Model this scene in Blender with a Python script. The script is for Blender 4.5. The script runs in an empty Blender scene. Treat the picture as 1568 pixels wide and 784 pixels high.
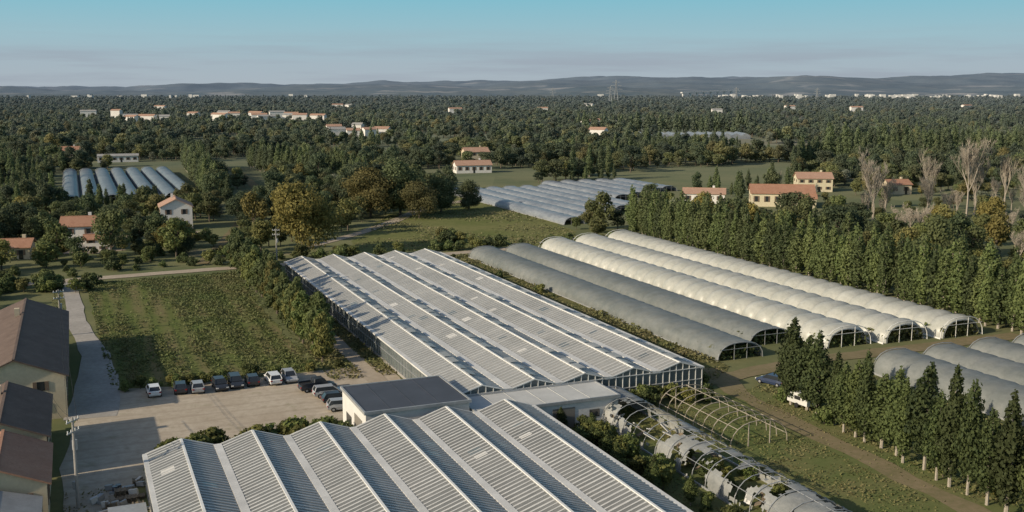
import bpy, math, random
import numpy as np
from mathutils import Vector, Matrix, noise
random.seed(7); rng=np.random.default_rng(7)
ANG=math.atan2(.3866,.9222)
D2=(.9222,.3866); D1=(-.3866,.9222)
def W(s,t,z=0): return Vector((s*D2[0]+t*D1[0], s*D2[1]+t*D1[1], z))
def ST(x,y): return x*D2[0]+y*D2[1], x*D1[0]+y*D1[1]
sc=bpy.context.scene; col=sc.collection

# ------------------------------------------------------------ materials
def newmat(name):
    m=bpy.data.materials.new(name); m.use_nodes=True
    nt=m.node_tree; b=nt.nodes['Principled BSDF']
    return m,nt,b
def N(nt,t,**k):
    n=nt.nodes.new(t)
    for a,v in k.items(): setattr(n,a,v)
    return n
def mixc(nt,fac,a,b,mode='MIX'):
    n=N(nt,'ShaderNodeMix',data_type='RGBA',blend_type=mode)
    for sock,v in ((n.inputs[0],fac),(n.inputs[6],a),(n.inputs[7],b)):
        if hasattr(v,'is_output'): nt.links.new(v,sock)
        elif isinstance(v,(int,float)): sock.default_value=v
        else: sock.default_value=(*v,1)
    return n.outputs[2]
def math_(nt,op,a,b=None,clamp=False):
    n=N(nt,'ShaderNodeMath',operation=op,use_clamp=clamp)
    for i,v in enumerate((a,b)):
        if v is None: continue
        if hasattr(v,'is_output'): nt.links.new(v,n.inputs[i])
        else: n.inputs[i].default_value=v
    return n.outputs[0]
def noise_(nt,vec,scale,detail=4,rough=.55,lo=.35,hi=.65,scl=None):
    n=N(nt,'ShaderNodeTexNoise'); n.inputs['Scale'].default_value=scale
    n.inputs['Detail'].default_value=detail; n.inputs['Roughness'].default_value=rough
    if scl:
        mp=N(nt,'ShaderNodeMapping'); mp.inputs['Scale'].default_value=scl
        nt.links.new(vec,mp.inputs[0]); vec=mp.outputs[0]
    nt.links.new(vec,n.inputs['Vector'])
    r=N(nt,'ShaderNodeMapRange',clamp=True); r.inputs[1].default_value=lo; r.inputs[2].default_value=hi
    nt.links.new(n.outputs['Fac'],r.inputs[0])
    return r.outputs[0]
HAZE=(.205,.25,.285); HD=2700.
def haze(nt,colsock,k=1.,hc=None):  # aerial haze painted into base colours, growing with distance from the world origin
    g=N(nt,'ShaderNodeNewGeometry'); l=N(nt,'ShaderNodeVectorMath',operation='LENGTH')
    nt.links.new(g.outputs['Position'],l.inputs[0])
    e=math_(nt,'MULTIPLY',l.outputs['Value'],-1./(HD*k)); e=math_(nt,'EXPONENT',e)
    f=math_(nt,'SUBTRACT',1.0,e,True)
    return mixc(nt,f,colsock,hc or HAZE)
def pos(nt): return N(nt,'ShaderNodeNewGeometry').outputs['Position']
def obj(nt): return N(nt,'ShaderNodeTexCoord').outputs['Object']
def simple(name,c,rough=.7,var=.25,scale=1.5,metal=0,spec=.3,c2=None,usehaze=False,space='obj'):
    m,nt,b=newmat(name)
    v=obj(nt) if space=='obj' else pos(nt)
    f=noise_(nt,v,scale,6,.65,.3,.7)
    d=c2 if c2 else tuple(x*(1-var) for x in c)
    cs=mixc(nt,f,d,c)
    f2=noise_(nt,v,scale*9,3,.6,.3,.7)
    cs=mixc(nt,math_(nt,'MULTIPLY',f2,.35),cs,tuple(x*.6 for x in c))
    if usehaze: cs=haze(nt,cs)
    nt.links.new(cs,b.inputs['Base Color'])
    b.inputs['Roughness'].default_value=rough; b.inputs['Metallic'].default_value=metal
    b.inputs['Specular IOR Level'].default_value=spec
    return m
def leafmat(name,c1,c2,c3,trans=.35,objrand=True):
    m,nt,b=newmat(name)
    g=N(nt,'ShaderNodeNewGeometry')
    r=g.outputs['Random Per Island']
    cs=mixc(nt,r,c1,c2)
    oi=N(nt,'ShaderNodeObjectInfo')
    if objrand:
        cs=mixc(nt,math_(nt,'MULTIPLY',math_(nt,'POWER',oi.outputs['Random'],1.6),.9),cs,c3)
        wn=N(nt,'ShaderNodeTexWhiteNoise',noise_dimensions='1D'); nt.links.new(oi.outputs['Random'],wn.inputs['W'])
        br=math_(nt,'ADD',math_(nt,'MULTIPLY',wn.outputs['Value'],.8),.58)
        n=N(nt,'ShaderNodeVectorMath',operation='SCALE'); nt.links.new(cs,n.inputs[0]); nt.links.new(br,n.inputs['Scale']); cs=n.outputs[0]
    else:
        f=noise_(nt,g.outputs['Position'],.12,4,.6,.35,.65); cs=mixc(nt,math_(nt,'MULTIPLY',f,.8),cs,c3)
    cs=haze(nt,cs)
    nt.links.new(cs,b.inputs['Base Color']); b.inputs['Roughness'].default_value=.75; b.inputs['Specular IOR Level'].default_value=.15
    tr=N(nt,'ShaderNodeBsdfTranslucent'); nt.links.new(cs,tr.inputs[0])
    mx=N(nt,'ShaderNodeMixShader'); mx.inputs[0].default_value=trans
    nt.links.new(b.outputs[0],mx.inputs[1]); nt.links.new(tr.outputs[0],mx.inputs[2])
    nt.links.new(mx.outputs[0],nt.nodes['Material Output'].inputs[0])
    return m
M={}
M['leaf']=leafmat('foliage_green',(.09,.115,.03),(.155,.175,.045),(.21,.185,.05))
M['leafdark']=leafmat('foliage_dark',(.048,.07,.024),(.09,.115,.038),(.11,.12,.036))
M['leafpop']=leafmat('foliage_poplar',(.08,.112,.03),(.14,.17,.048),(.13,.15,.045))
M['leafcyp']=leafmat('foliage_cypress',(.05,.072,.022),(.10,.125,.036),(.09,.105,.03))
M['leafgold']=leafmat('foliage_gold',(.17,.14,.025),(.27,.215,.045),(.19,.17,.04))
M['leafolive']=leafmat('foliage_olive',(.17,.18,.12),(.24,.245,.17),(.18,.195,.10))
M['weed']=leafmat('weeds',(.125,.14,.042),(.19,.185,.065),(.23,.19,.09),.3,False)
M['crop']=leafmat('crop_leaves',(.09,.125,.034),(.145,.17,.05),(.165,.155,.06),.3,False)
M['twig']=simple('bare_twigs',(.38,.33,.265),.9,.3,2)
M['bark']=simple('bark',(.16,.13,.10),.9,.4,3)
M['barkpale']=simple('bark_pale',(.42,.37,.30),.9,.4,3)

# ------------------------------------------------------------ mesh builder
class MB:
    def __init__(s): s.v=[];s.f=[];s.m=[]
    def add(s,vs,fs,m=0):
        o=len(s.v); s.v+= [tuple(v) for v in vs]
        for f in fs: s.f.append(tuple(i+o for i in f)); s.m.append(m)
    def box(s,x0,x1,y0,y1,z0,z1,m=0):
        s.add([(x0,y0,z0),(x1,y0,z0),(x1,y1,z0),(x0,y1,z0),(x0,y0,z1),(x1,y0,z1),(x1,y1,z1),(x0,y1,z1)],
         [(0,3,2,1),(4,5,6,7),(0,1,5,4),(1,2,6,5),(2,3,7,6),(3,0,4,7)],m)
    def beam(s,p,q,w,h,m=0,up=(0,0,1)):
        p=Vector(p);q=Vector(q);d=(q-p).normalized();u=Vector(up)
        if abs(d.dot(u))>.98: u=Vector((1,0,0))
        r=d.cross(u).normalized(); u=r.cross(d).normalized()
        vs=[]
        for c in (p,q):
            for a,b in ((-1,-1),(1,-1),(1,1),(-1,1)): vs.append(c+r*a*w/2+u*b*h/2)
        s.add(vs,[(0,1,2,3),(7,6,5,4),(0,4,5,1),(1,5,6,2),(2,6,7,3),(3,7,4,0)],m)
    def tube(s,pts,rad,n=6,m=0,closed_end=True):
        pts=[Vector(p) for p in pts]
        if not hasattr(rad,'__len__'): rad=[rad]*len(pts)
        vs=[]
        for i,p in enumerate(pts):
            d=(pts[min(i+1,len(pts)-1)]-pts[max(i-1,0)]).normalized()
            u=Vector((0,0,1)) if abs(d.z)<.9 else Vector((1,0,0))
            a=d.cross(u).normalized();b=a.cross(d)
            for k in range(n):
                th=2*math.pi*k/n; vs.append(p+(a*math.cos(th)+b*math.sin(th))*rad[i])
        fs=[]
        for i in range(len(pts)-1):
            for k in range(n):
                fs.append((i*n+k,i*n+(k+1)%n,(i+1)*n+(k+1)%n,(i+1)*n+k))
        if closed_end:
            fs.append(tuple(range(n))[::-1]); fs.append(tuple(range((len(pts)-1)*n,len(pts)*n)))
        s.add(vs,fs,m)
    def leaves(s,P,Nn,size,m=0,asp=.75):
        n=len(P); R=rng.normal(size=(n,3)); T=np.cross(Nn,R); T/=np.linalg.norm(T,axis=1)[:,None]+1e-9
        B=np.cross(Nn,T); B/=np.linalg.norm(B,axis=1)[:,None]+1e-9
        sz=(size*rng.uniform(.6,1.3,n))[:,None]*.5
        T=T*sz;B=B*sz*asp
        V=np.stack([P-T-B*.5,P+T*.3-B,P+T+B*.4,P-T*.2+B],1).reshape(-1,3)
        o=len(s.v); s.v+=list(map(tuple,V.tolist()))
        s.f+=[(o+4*i,o+4*i+1,o+4*i+2,o+4*i+3) for i in range(n)]; s.m+=[m]*n
    def mesh(s,name,mats,smooth=False):
        me=bpy.data.meshes.new(name); me.from_pydata(s.v,[],s.f)
        for m in mats: me.materials.append(m)
        me.polygons.foreach_set('material_index',s.m)
        if smooth: me.polygons.foreach_set('use_smooth',[True]*len(s.f))
        me.update(); return me
    def obj(s,name,mats,loc=(0,0,0),rz=0,parent=None,smooth=False):
        return place(name,s.mesh(name,mats,smooth),loc,rz,parent)
    def st(s,name,mats,parent=None,smooth=False):
        # mesh authored in farm coordinates; re-centre the origin
        a=np.array(s.v); c=(a.min(0)+a.max(0))/2; c[2]=0
        s.v=list(map(tuple,(a-c).tolist()))
        o=place(name,s.mesh(name,mats,smooth),W(c[0],c[1]),ANG)
        if parent:
            o.parent=parent; o.matrix_parent_inverse=parent.matrix_world.inverted()
        return o
def place(name,me,loc=(0,0,0),rz=0,parent=None,scale=None):
    o=bpy.data.objects.new(name,me); o.location=loc; o.rotation_euler=(0,0,rz)
    if scale: o.scale=scale
    if parent: o.parent=parent
    col.objects.link(o); return o
def empty(name,loc=(0,0,0),rz=0):
    e=bpy.data.objects.new(name,None); e.location=loc; e.rotation_euler=(0,0,rz); e.empty_display_size=.5
    col.objects.link(e); e.matrix_world=Matrix.Translation(loc)@Matrix.Rotation(rz,4,'Z'); return e

# ------------------------------------------------------------ ground materials
def groundmat():
    m,nt,b=newmat('ground_grass'); p=pos(nt)
    a=noise_(nt,p,.035,6,.6,.38,.62); c=mixc(nt,a,(.095,.115,.042),(.18,.17,.075))
    d=noise_(nt,p,.7,5,.7,.35,.7); c=mixc(nt,math_(nt,'MULTIPLY',d,.5),c,(.075,.09,.034))
    v=N(nt,'ShaderNodeTexVoronoi'); v.inputs['Scale'].default_value=.006; nt.links.new(p,v.inputs['Vector'])
    sp=N(nt,'ShaderNodeSeparateColor'); nt.links.new(v.outputs['Color'],sp.inputs[0])
    c=mixc(nt,math_(nt,'MULTIPLY',sp.outputs[0],.5),c,(.21,.21,.09))
    c=mixc(nt,math_(nt,'MULTIPLY',math_(nt,'GREATER_THAN',sp.outputs[1],.8),.5),c,(.30,.25,.16))
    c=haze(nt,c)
    nt.links.new(c,b.inputs['Base Color']); b.inputs['Roughness'].default_value=1; b.inputs['Specular IOR Level'].default_value=0
    return m
M['ground']=groundmat()
def gmat(name,c1,c2,c3,s1=.15,s2=2.,spec=0):
    m,nt,b=newmat(name); p=pos(nt)
    c=mixc(nt,noise_(nt,p,s1,6,.65,.36,.64),c1,c2)
    c=mixc(nt,math_(nt,'MULTIPLY',noise_(nt,p,s2,5,.7,.4,.7),.6),c,c3)
    nt.links.new(c,b.inputs['Base Color']); b.inputs['Roughness'].default_value=.95; b.inputs['Specular IOR Level'].default_value=spec
    return m
def yardmat():
    m,nt,b=newmat('gravel_yard'); p=obj(nt)
    c=mixc(nt,noise_(nt,p,.1,6,.65,.36,.64),(.40,.34,.26),(.49,.43,.34))
    c=mixc(nt,math_(nt,'MULTIPLY',noise_(nt,p,.9,6,.75,.42,.7),.6),c,(.29,.24,.18))
    w=N(nt,'ShaderNodeTexWave',wave_type='RINGS'); w.inputs['Scale'].default_value=.11; w.inputs['Distortion'].default_value=3; w.inputs['Detail'].default_value=2; w.inputs['Detail Scale'].default_value=.4
    nt.links.new(p,w.inputs['Vector'])
    k=N(nt,'ShaderNodeMapRange',clamp=True);k.inputs[1].default_value=.8;k.inputs[2].default_value=.95;nt.links.new(w.outputs['Fac'],k.inputs[0])
    c=mixc(nt,math_(nt,'MULTIPLY',k.outputs[0],.25),c,(.27,.22,.17))
    c=mixc(nt,math_(nt,'MULTIPLY',noise_(nt,p,.22,5,.7,.58,.7),.45),c,(.17,.17,.085))
    nt.links.new(c,b.inputs['Base Color']); b.inputs['Roughness'].default_value=.95; b.inputs['Specular IOR Level'].default_value=0
    return m
M['yard']=yardmat()
M['gravel']=gmat('gravel_track',(.36,.30,.23),(.44,.38,.30),(.27,.23,.17),.1,1.2)
M['asphalt']=gmat('lane_surface',(.33,.31,.28),(.42,.39,.35),(.25,.23,.20),.15,1.5)
M['meadow']=gmat('meadow_grass',(.13,.15,.055),(.20,.19,.085),(.095,.115,.042),.03,.5)
M['dirt']=gmat('dirt_path',(.24,.19,.12),(.185,.155,.09),(.13,.13,.058),.2,1.1)
M['grassnear']=gmat('grass_strip',(.11,.14,.05),(.175,.165,.075),(.09,.11,.04),.12,1.5)
M['weedsoil']=gmat('weedy_soil',(.16,.14,.065),(.11,.125,.048),(.09,.095,.038),.12,1.5)
def fieldmat():
    m,nt,b=newmat('field_soil'); o=obj(nt)
    w=N(nt,'ShaderNodeTexWave',wave_type='BANDS',bands_direction='X'); w.inputs['Scale'].default_value=.09; w.inputs['Distortion'].default_value=3.; w.inputs['Detail'].default_value=4; w.inputs['Detail Scale'].default_value=.5
    mp=N(nt,'ShaderNodeMapping'); mp.inputs['Scale'].default_value=(1,.25,1); nt.links.new(o,mp.inputs[0]); nt.links.new(mp.outputs[0],w.inputs['Vector'])
    c=mixc(nt,w.outputs['Fac'],(.19,.16,.085),(.12,.14,.05))
    c=mixc(nt,noise_(nt,o,.06,5,.6,.42,.68),c,(.11,.145,.045))
    c=mixc(nt,math_(nt,'MULTIPLY',noise_(nt,o,1.2,5,.7,.4,.7),.5),c,(.09,.10,.038))
    nt.links.new(c,b.inputs['Base Color']); b.inputs['Roughness'].default_value=1; b.inputs['Specular IOR Level'].default_value=0
    return m
M['soil']=fieldmat()

def sheet(name,pts,z,mat,st=True,jag=.0,step=4):
    out=[]
    n=len(pts)
    for i in range(n):
        a=Vector((*pts[i],0));b=Vector((*pts[(i+1)%n],0));L=(b-a).length;k=max(1,int(L/step)) if jag else 1
        d=(b-a).normalized();nn=Vector((-d.y,d.x,0))
        for j in range(k):
            q=a+(b-a)*j/k+nn*random.uniform(-jag,jag); out.append(q)
    c=sum(out,Vector())/len(out); vs=[Vector((p.x-c.x,p.y-c.y,z)) for p in out]
    loc,rz=(W(c.x,c.y),ANG) if st else ((c.x,c.y,0),0)
    me=bpy.data.meshes.new(name); me.from_pydata([tuple(v) for v in vs],[],[tuple(range(len(vs)))]); me.materials.append(mat); me.update()
    if me.polygons[0].normal.z<0: me.flip_normals()
    return place(name,me,loc,rz)
def strip(name,pts,w,z,mat,st=True,jag=.2):
    ws=w if hasattr(w,'__len__') else [w]*len(pts)
    P=[];Wd=[]
    for i in range(len(pts)-1):
        a=Vector(pts[i]);b=Vector(pts[i+1]);k=max(2,int((b-a).length/4))
        for j in range(k): P.append(a.lerp(b,j/k)); Wd.append(ws[i]+(ws[i+1]-ws[i])*j/k)
    P.append(Vector(pts[-1]));Wd.append(ws[-1])
    for _ in range(3): P=[P[0]]+[(P[i-1]+P[i]*2+P[i+1])/4 for i in range(1,len(P)-1)]+[P[-1]]
    vs=[]
    for i,p in enumerate(P):
        d=(P[min(i+1,len(P)-1)]-P[max(i-1,0)]).normalized();nn=Vector((-d.y,d.x))
        for sg in (-1,1):
            q=p+nn*sg*(Wd[i]/2+random.uniform(-jag,jag)); vs.append(W(q.x,q.y,z) if st else Vector((q.x,q.y,z)))
    fs=[(2*i,2*i+1,2*i+3,2*i+2) for i in range(len(P)-1)]
    c=sum(vs,Vector())/len(vs);c.z=0
    me=bpy.data.meshes.new(name); me.from_pydata([tuple(v-c) for v in vs],[],fs); me.materials.append(mat); me.update()
    return place(name,me,c)

xs=sorted(set([0]+[sg*v for v in (30,60,100,150,250,400,700,1200,2000,3500,6000,10000,18000) for sg in (-1,1)]))
ys=[-3000,-500,0,50,100,150,200,250,300,400,550,800,1200,2000,3500,6000,10000,18000]
g=MB(); g.add([(x,y,0) for y in ys for x in xs],[(j*len(xs)+i,j*len(xs)+i+1,(j+1)*len(xs)+i+1,(j+1)*len(xs)+i) for j in range(len(ys)-1) for i in range(len(xs)-1)])
g.obj('ground',[M['ground']])

sheet('crop_field',[(3,150),(31,150),(32,241),(1,238)],.03,M['soil'],jag=.6)
sheet('gravel_yard',[(0,152),(8,149),(36,149),(41.5,146),(41.5,124),(31,125),(22,124),(8,117),(4.5,112),(4,60),(-3.5,60),(-3,120),(-1.5,140)],.04,M['yard'],jag=.5)
strip('farm_lane',[(-3,246),(-1.8,225),(-1.0,195),(1.6,172),(1.2,150),(0,138)],[3.4,3.2,3.2,4.2,6,6.5],.065,M['asphalt'])
strip('country_road',[(-60,236),(-2,244),(32,247),(75,246),(110,250)],4.2,.09,M['gravel'])
strip('service_path',[(37.5,240),(37.5,180),(38.5,150),(38,140)],2.8,.07,M['gravel'])
strip('side_road',[(-74,246),(-80,290),(-86,330),(-99,380),(-104,430),(-135,520),(-190,640)],[2.5,2.5,2.8,3,4,4,5],.1,M['dirt'],st=False)
strip('side_road',[(-55,270),(-44,300),(-37,330),(-30,372),(-10,400)],[3,3.5,4,5,5],.1,M['gravel'],st=False)
sheet('driveway',[(-112,292),(-93,293),(-88,303),(-94,306),(-110,302)],.05,M['gravel'],False,.5)
sheet('driveway',[(-118,262),(-104,262),(-100,268),(-106,270),(-118,266)],.05,M['gravel'],False,.4)
sheet('grass_strip',[(50,60),(50,112),(62,117),(84,117),(100,117),(97,60)],.03,M['grassnear'],jag=.6)
strip('dirt_path',[(86,128),(82,116),(80.5,100),(80,86),(79.5,60)],3.0,.06,M['dirt'],jag=.6)
strip('headland_track',[(64,119),(80,122),(100,126),(146,126)],4,.08,M['dirt'],jag=.4)
sheet('weed_strip',[(79,118),(89,128),(90,243),(79,243)],.035,M['weedsoil'],jag=.5)
sheet('meadow',[(60,256),(100,345),(136,400),(139,330),(137,288),(129,252),(96,254)],.03,M['meadow'],jag=1.2)

# ------------------------------------------------------------ glasshouses
def glassmat(name,c1,c2,rough=.35,clear=(.1,.11,.1)):
    m,nt,b=newmat(name); o=obj(nt)
    br=N(nt,'ShaderNodeTexBrick'); br.inputs['Scale'].default_value=1; br.inputs['Brick Width'].default_value=3.4;br.inputs['Row Height'].default_value=.7
    br.inputs['Mortar Size'].default_value=0; br.inputs['Color1'].default_value=(0,0,0,1);br.inputs['Color2'].default_value=(1,1,1,1);br.inputs['Bias'].default_value=0
    nt.links.new(o,br.inputs['Vector'])
    f=noise_(nt,o,.09,6,.7,.35,.65)
    f=math_(nt,'ADD',math_(nt,'MULTIPLY',f,.75),math_(nt,'MULTIPLY',br.outputs['Color'],.25))
    c=mixc(nt,f,c1,c2)
    c=mixc(nt,math_(nt,'MULTIPLY',noise_(nt,o,.8,6,.75,.5,.75,(.35,1,1)),.6),c,clear)
    c=mixc(nt,math_(nt,'MULTIPLY',noise_(nt,o,.05,4,.6,.5,.66),.5),c,clear)
    nt.links.new(c,b.inputs['Base Color']); b.inputs['Roughness'].default_value=rough; b.inputs['Specular IOR Level'].default_value=.5
    return m
M['glassA']=glassmat('whitewashed_glass',(.135,.138,.13),(.22,.22,.208),.4,(.08,.084,.078))
M['glassB']=glassmat('whitewashed_glass_light',(.235,.235,.22),(.36,.355,.33),.4,(.15,.153,.14))
M['glasswall']=glassmat('glazed_wall',(.08,.10,.10),(.20,.22,.22),.2)
M['white']=simple('white_painted_metal',(.78,.77,.73),.45,.15,.5)
M['bar']=simple('glazing_bar_metal',(.56,.555,.53),.55,.3,.25)
M['whitedirty']=simple('white_gutter',(.70,.69,.65),.6,.3,.3)
M['steel']=simple('galvanised_steel',(.42,.43,.43),.5,.3,1.5,.3)
M['concrete']=simple('concrete',(.36,.34,.31),.9,.25,.8)
def glasshouse(name,s0,nb,bw,t0,t1,eave,ridge,gmat_,bar,barw,gutw,vents):
    root=empty(name,W(s0+nb*bw/2,(t0+t1)/2),ANG)
    r=MB();b=MB();w=MB();gt=MB()
    hw=bw/2
    for i in range(nb):
        a=s0+i*bw; mid=a+hw; e=a+bw
        r.add([(a,t0,eave),(mid,t0,ridge),(mid,t1,ridge),(a,t1,eave)],[(0,1,2,3)])
        r.add([(mid,t0,ridge),(e,t0,eave),(e,t1,eave),(mid,t1,ridge)],[(0,1,2,3)])
        n=int((t1-t0)/bar)
        sl=Vector((hw,0,ridge-eave)).normalized(); nrm=Vector((-sl.z,0,sl.x))
        for k in range(n+1):
            t=t0+(t1-t0)*k/n+random.uniform(-.03,.03)
            wd=barw*random.uniform(.7,1.2)
            p=Vector((a+.05,t,eave))+nrm*.03; q=Vector((mid,t,ridge))+nrm*.03
            b.beam(p,q,wd,.06,0,(nrm))
            n2=Vector((sl.z,0,sl.x)); p=Vector((e-.05,t,eave))+n2*.03; q=Vector((mid,t,ridge))+n2*.03
            b.beam(p,q,wd,.06,0,n2)
        # a few slipped, dirty or newly painted panes
        for _ in range(int((t1-t0)/9)):
            t=random.uniform(t0+2,t1-4); sg=random.choice([-1,1]); x0=mid+sg*hw*random.uniform(.15,.5);x1=x0+sg*hw*.35
            z=lambda x:ridge-(ridge-eave)*abs(x-mid)/hw+.012
            L=bar*random.choice([1,1,2])
            q=[(x0,t,z(x0)),(x1,t,z(x1)),(x1,t+L,z(x1)),(x0,t+L,z(x0))]
            r.add(q,[(0,1,2,3) if sg>0 else (3,2,1,0)],random.choice([1,1,2]))
        gt.box(mid-.12,mid+.12,t0-.05,t1+.05,ridge-.02,ridge+.11)
        if vents:
            t=t0+2
            while t<t1-4:
                if random.random()<vents:
                    L=2.6; op=random.choice([.1,.2,.35])
                    x0=mid+.17;x1=mid+1.15; za=ridge+.1; zb=ridge-(ridge-eave)*(1.15/hw)+.12+op
                    gt.add([(x0,t,za),(x1,t,zb),(x1,t+L,zb),(x0,t+L,za),(x0,t,za+.05),(x1,t,zb+.05),(x1,t+L,zb+.05),(x0,t+L,za+.05)],
                      [(0,3,2,1),(4,5,6,7),(0,1,5,4),(1,2,6,5),(2,3,7,6),(3,0,4,7)],2)
                t+=3.2
        for t,sg in ((t0,-1),(t1,1)):
            tt=t
            w.add([(a+.01,tt,0),(e-.01,tt,0),(e-.01,tt,eave),(mid,tt,ridge-.03),(a+.01,tt,eave)],[(0,1,2,3,4) if sg<0 else (4,3,2,1,0)],0)
            for k in range(0,8):
                x=a+bw*k/7; zt=ridge-(ridge-eave)*abs(x-mid)/hw-.05
                w.box(x-.05,x+.05,min(tt,tt+sg*.08),max(tt,tt+sg*.08),0,zt,1)
            w.box(a,e,tt+sg*.045-.05,tt+sg*.045+.05,eave*.52,eave*.52+.07,1)
            w.box(a,e,tt+sg*.045-.06,tt+sg*.045+.06,eave-.05,eave+.06,1)
            for sx in (a,e): w.beam((sx,tt+sg*.06,eave+.02),(mid,tt+sg*.06,ridge+.02),.1,.16,1)
            w.box(a,e,tt-.1,tt+.1,0,.35,2)
    for i in range(nb+1):
        x=s0+i*bw; gw=gutw if 0<i<nb else gutw*.6
        gt.box(x-gw/2,x+gw/2,t0-.1,t1+.1,eave-.12,eave+.10+ (0 if not 0<i<nb else gw*.13),1)
    for x,sg in ((s0,-1),(s0+nb*bw,1)):
        w.add([(x,t0,0),(x,t1,0),(x,t1,eave),(x,t0,eave)],[(0,1,2,3) if sg>0 else (3,2,1,0)],0)
        n=int((t1-t0)/1.4)
        for k in range(n+1):
            t=t0+(t1-t0)*k/n; w.box(min(x,x+sg*.08),max(x,x+sg*.08),t-.03,t+.03,0,eave-.1,3)
        w.box(x-.1,x+.1,t0,t1,0,.4,2); w.box(x+sg*.05-.06,x+sg*.05+.06,t0,t1,eave*.55,eave*.55+.06,3)
    r.st('roof_glass',[gmat_,M['glasswall'],M['whitedirty']],root); b.st('glazing_bars',[M['bar']],root)
    w.st('glazed_walls',[M['glasswall'],M['white'],M['concrete'],M['steel']],root); gt.st('gutters_and_ridges',[M['white'],M['whitedirty'],gmat_],root)
    return root
glasshouse('greenhouse',5,6,7.35,58,110.5,3.6,4.8,M['glassA'],.72,.23,.8,0)
glasshouse('greenhouse',42,5,7.2,118.5,230,3.4,4.45,M['glassB'],.95,.2,1.1,.75)

M['roofblue']=simple('flat_roof_membrane',(.075,.085,.105),.7,.3,.25)
M['roofwhite']=simple('flat_roof_pale',(.56,.56,.53),.8,.25,.2)
M['render']=simple('wall_render',(.68,.66,.62),.9,.15,.6)
M['darkglass']=simple('window_glass',(.03,.035,.04),.12,.2,1,spec=.8)
M['door']=simple('painted_door',(.24,.22,.19),.6,.2,2)
def flatblock(name,s0,s1,t0,t1,h,roofm,openings):
    root=empty(name,W((s0+s1)/2,(t0+t1)/2),ANG)
    w=MB(); w.box(s0,s1,t0,t1,0,h,0); w.st('walls',[M['render']],root)
    r=MB(); r.box(s0-.15,s1+.15,t0-.15,t1+.15,h,h+.12,0)
    for a in ((s0-.22,s1+.22,t0-.22,t0-.0),(s0-.22,s1+.22,t1,t1+.22),(s0-.22,s0,t0,t1),(s1,s1+.22,t0,t1)): r.box(*a,h-.15,h+.22,1)
    for k in range(1,int((s1-s0)/3)): r.box(s0+k*3-.03,s0+k*3+.03,t0,t1,h+.12,h+.16,0)
    r.st('roof',[roofm,M['steel']],root)
    d=MB()
    for (side,a,b,z0,z1,mi) in openings:
        if side=='S': d.box(a,b,t0-.05,t0+.02,z0,z1,mi)
        if side=='N': d.box(a,b,t1-.02,t1+.05,z0,z1,mi)
        if side=='W': d.box(s0-.05,s0+.02,a,b,z0,z1,mi)
    if openings: d.st('doors_and_windows',[M['darkglass'],M['door'],M['white']],root)
    return root
flatblock('packing_shed',29,41.6,112.3,123.5,4.6,M['roofblue'],[('W',114,117.5,0,3.2,1),('W',119,121.5,1,2.2,0),('N',31,34,0,3,1),('S',31,32,0,2.1,1),('S',34,38,1.2,2.4,0)])
flatblock('storage_annex',42.2,61,111.2,117.6,3.3,M['roofwhite'],[('S',52,55,0,2.6,1),('S',57,58.4,1,2,0),('S',45,48,1,2,0)])

# ------------------------------------------------------------ polytunnels
def plastic(name,c1,c2,rough=.4,trans=.25):
    m,nt,b=newmat(name); o=obj(nt)
    c=mixc(nt,noise_(nt,o,.25,6,.7,.35,.65,(1,.5,1)),c1,c2)
    c=mixc(nt,math_(nt,'MULTIPLY',noise_(nt,o,1.2,5,.7,.45,.75),.5),c,tuple(x*.7 for x in c1))
    nt.links.new(c,b.inputs['Base Color']); b.inputs['Roughness'].default_value=rough
    tr=N(nt,'ShaderNodeBsdfTranslucent'); nt.links.new(c,tr.inputs[0]); mx=N(nt,'ShaderNodeMixShader'); mx.inputs[0].default_value=trans
    nt.links.new(b.outputs[0],mx.inputs[1]);nt.links.new(tr.outputs[0],mx.inputs[2]);nt.links.new(mx.outputs[0],nt.nodes['Material Output'].inputs[0])
    return m
M['plwhite']=plastic('white_polythene',(.46,.465,.41),(.60,.595,.53))
M['plgrey']=plastic('grey_net',(.15,.165,.155),(.23,.24,.225),.55,.15)
M['plblue']=plastic('silver_polythene',(.17,.19,.215),(.30,.32,.335),.4,.1)
M['pldark']=plastic('weathered_polythene',(.12,.14,.16),(.21,.23,.24),.4,.1)
M['plold']=plastic('old_polythene',(.22,.23,.22),(.42,.42,.39),.5,.2)
def arch(s0,s1,h,n,k=1.,base=.0):
    mid=(s0+s1)/2;hw=(s1-s0)/2;out=[]
    for i in range(n+1):
        th=math.pi*i/n; ce,se=math.cos(th),math.sin(th)
        out.append((mid-hw*k*math.copysign(abs(ce)**.8,ce), base+h*k*abs(se)**.85))
    return out
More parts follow.
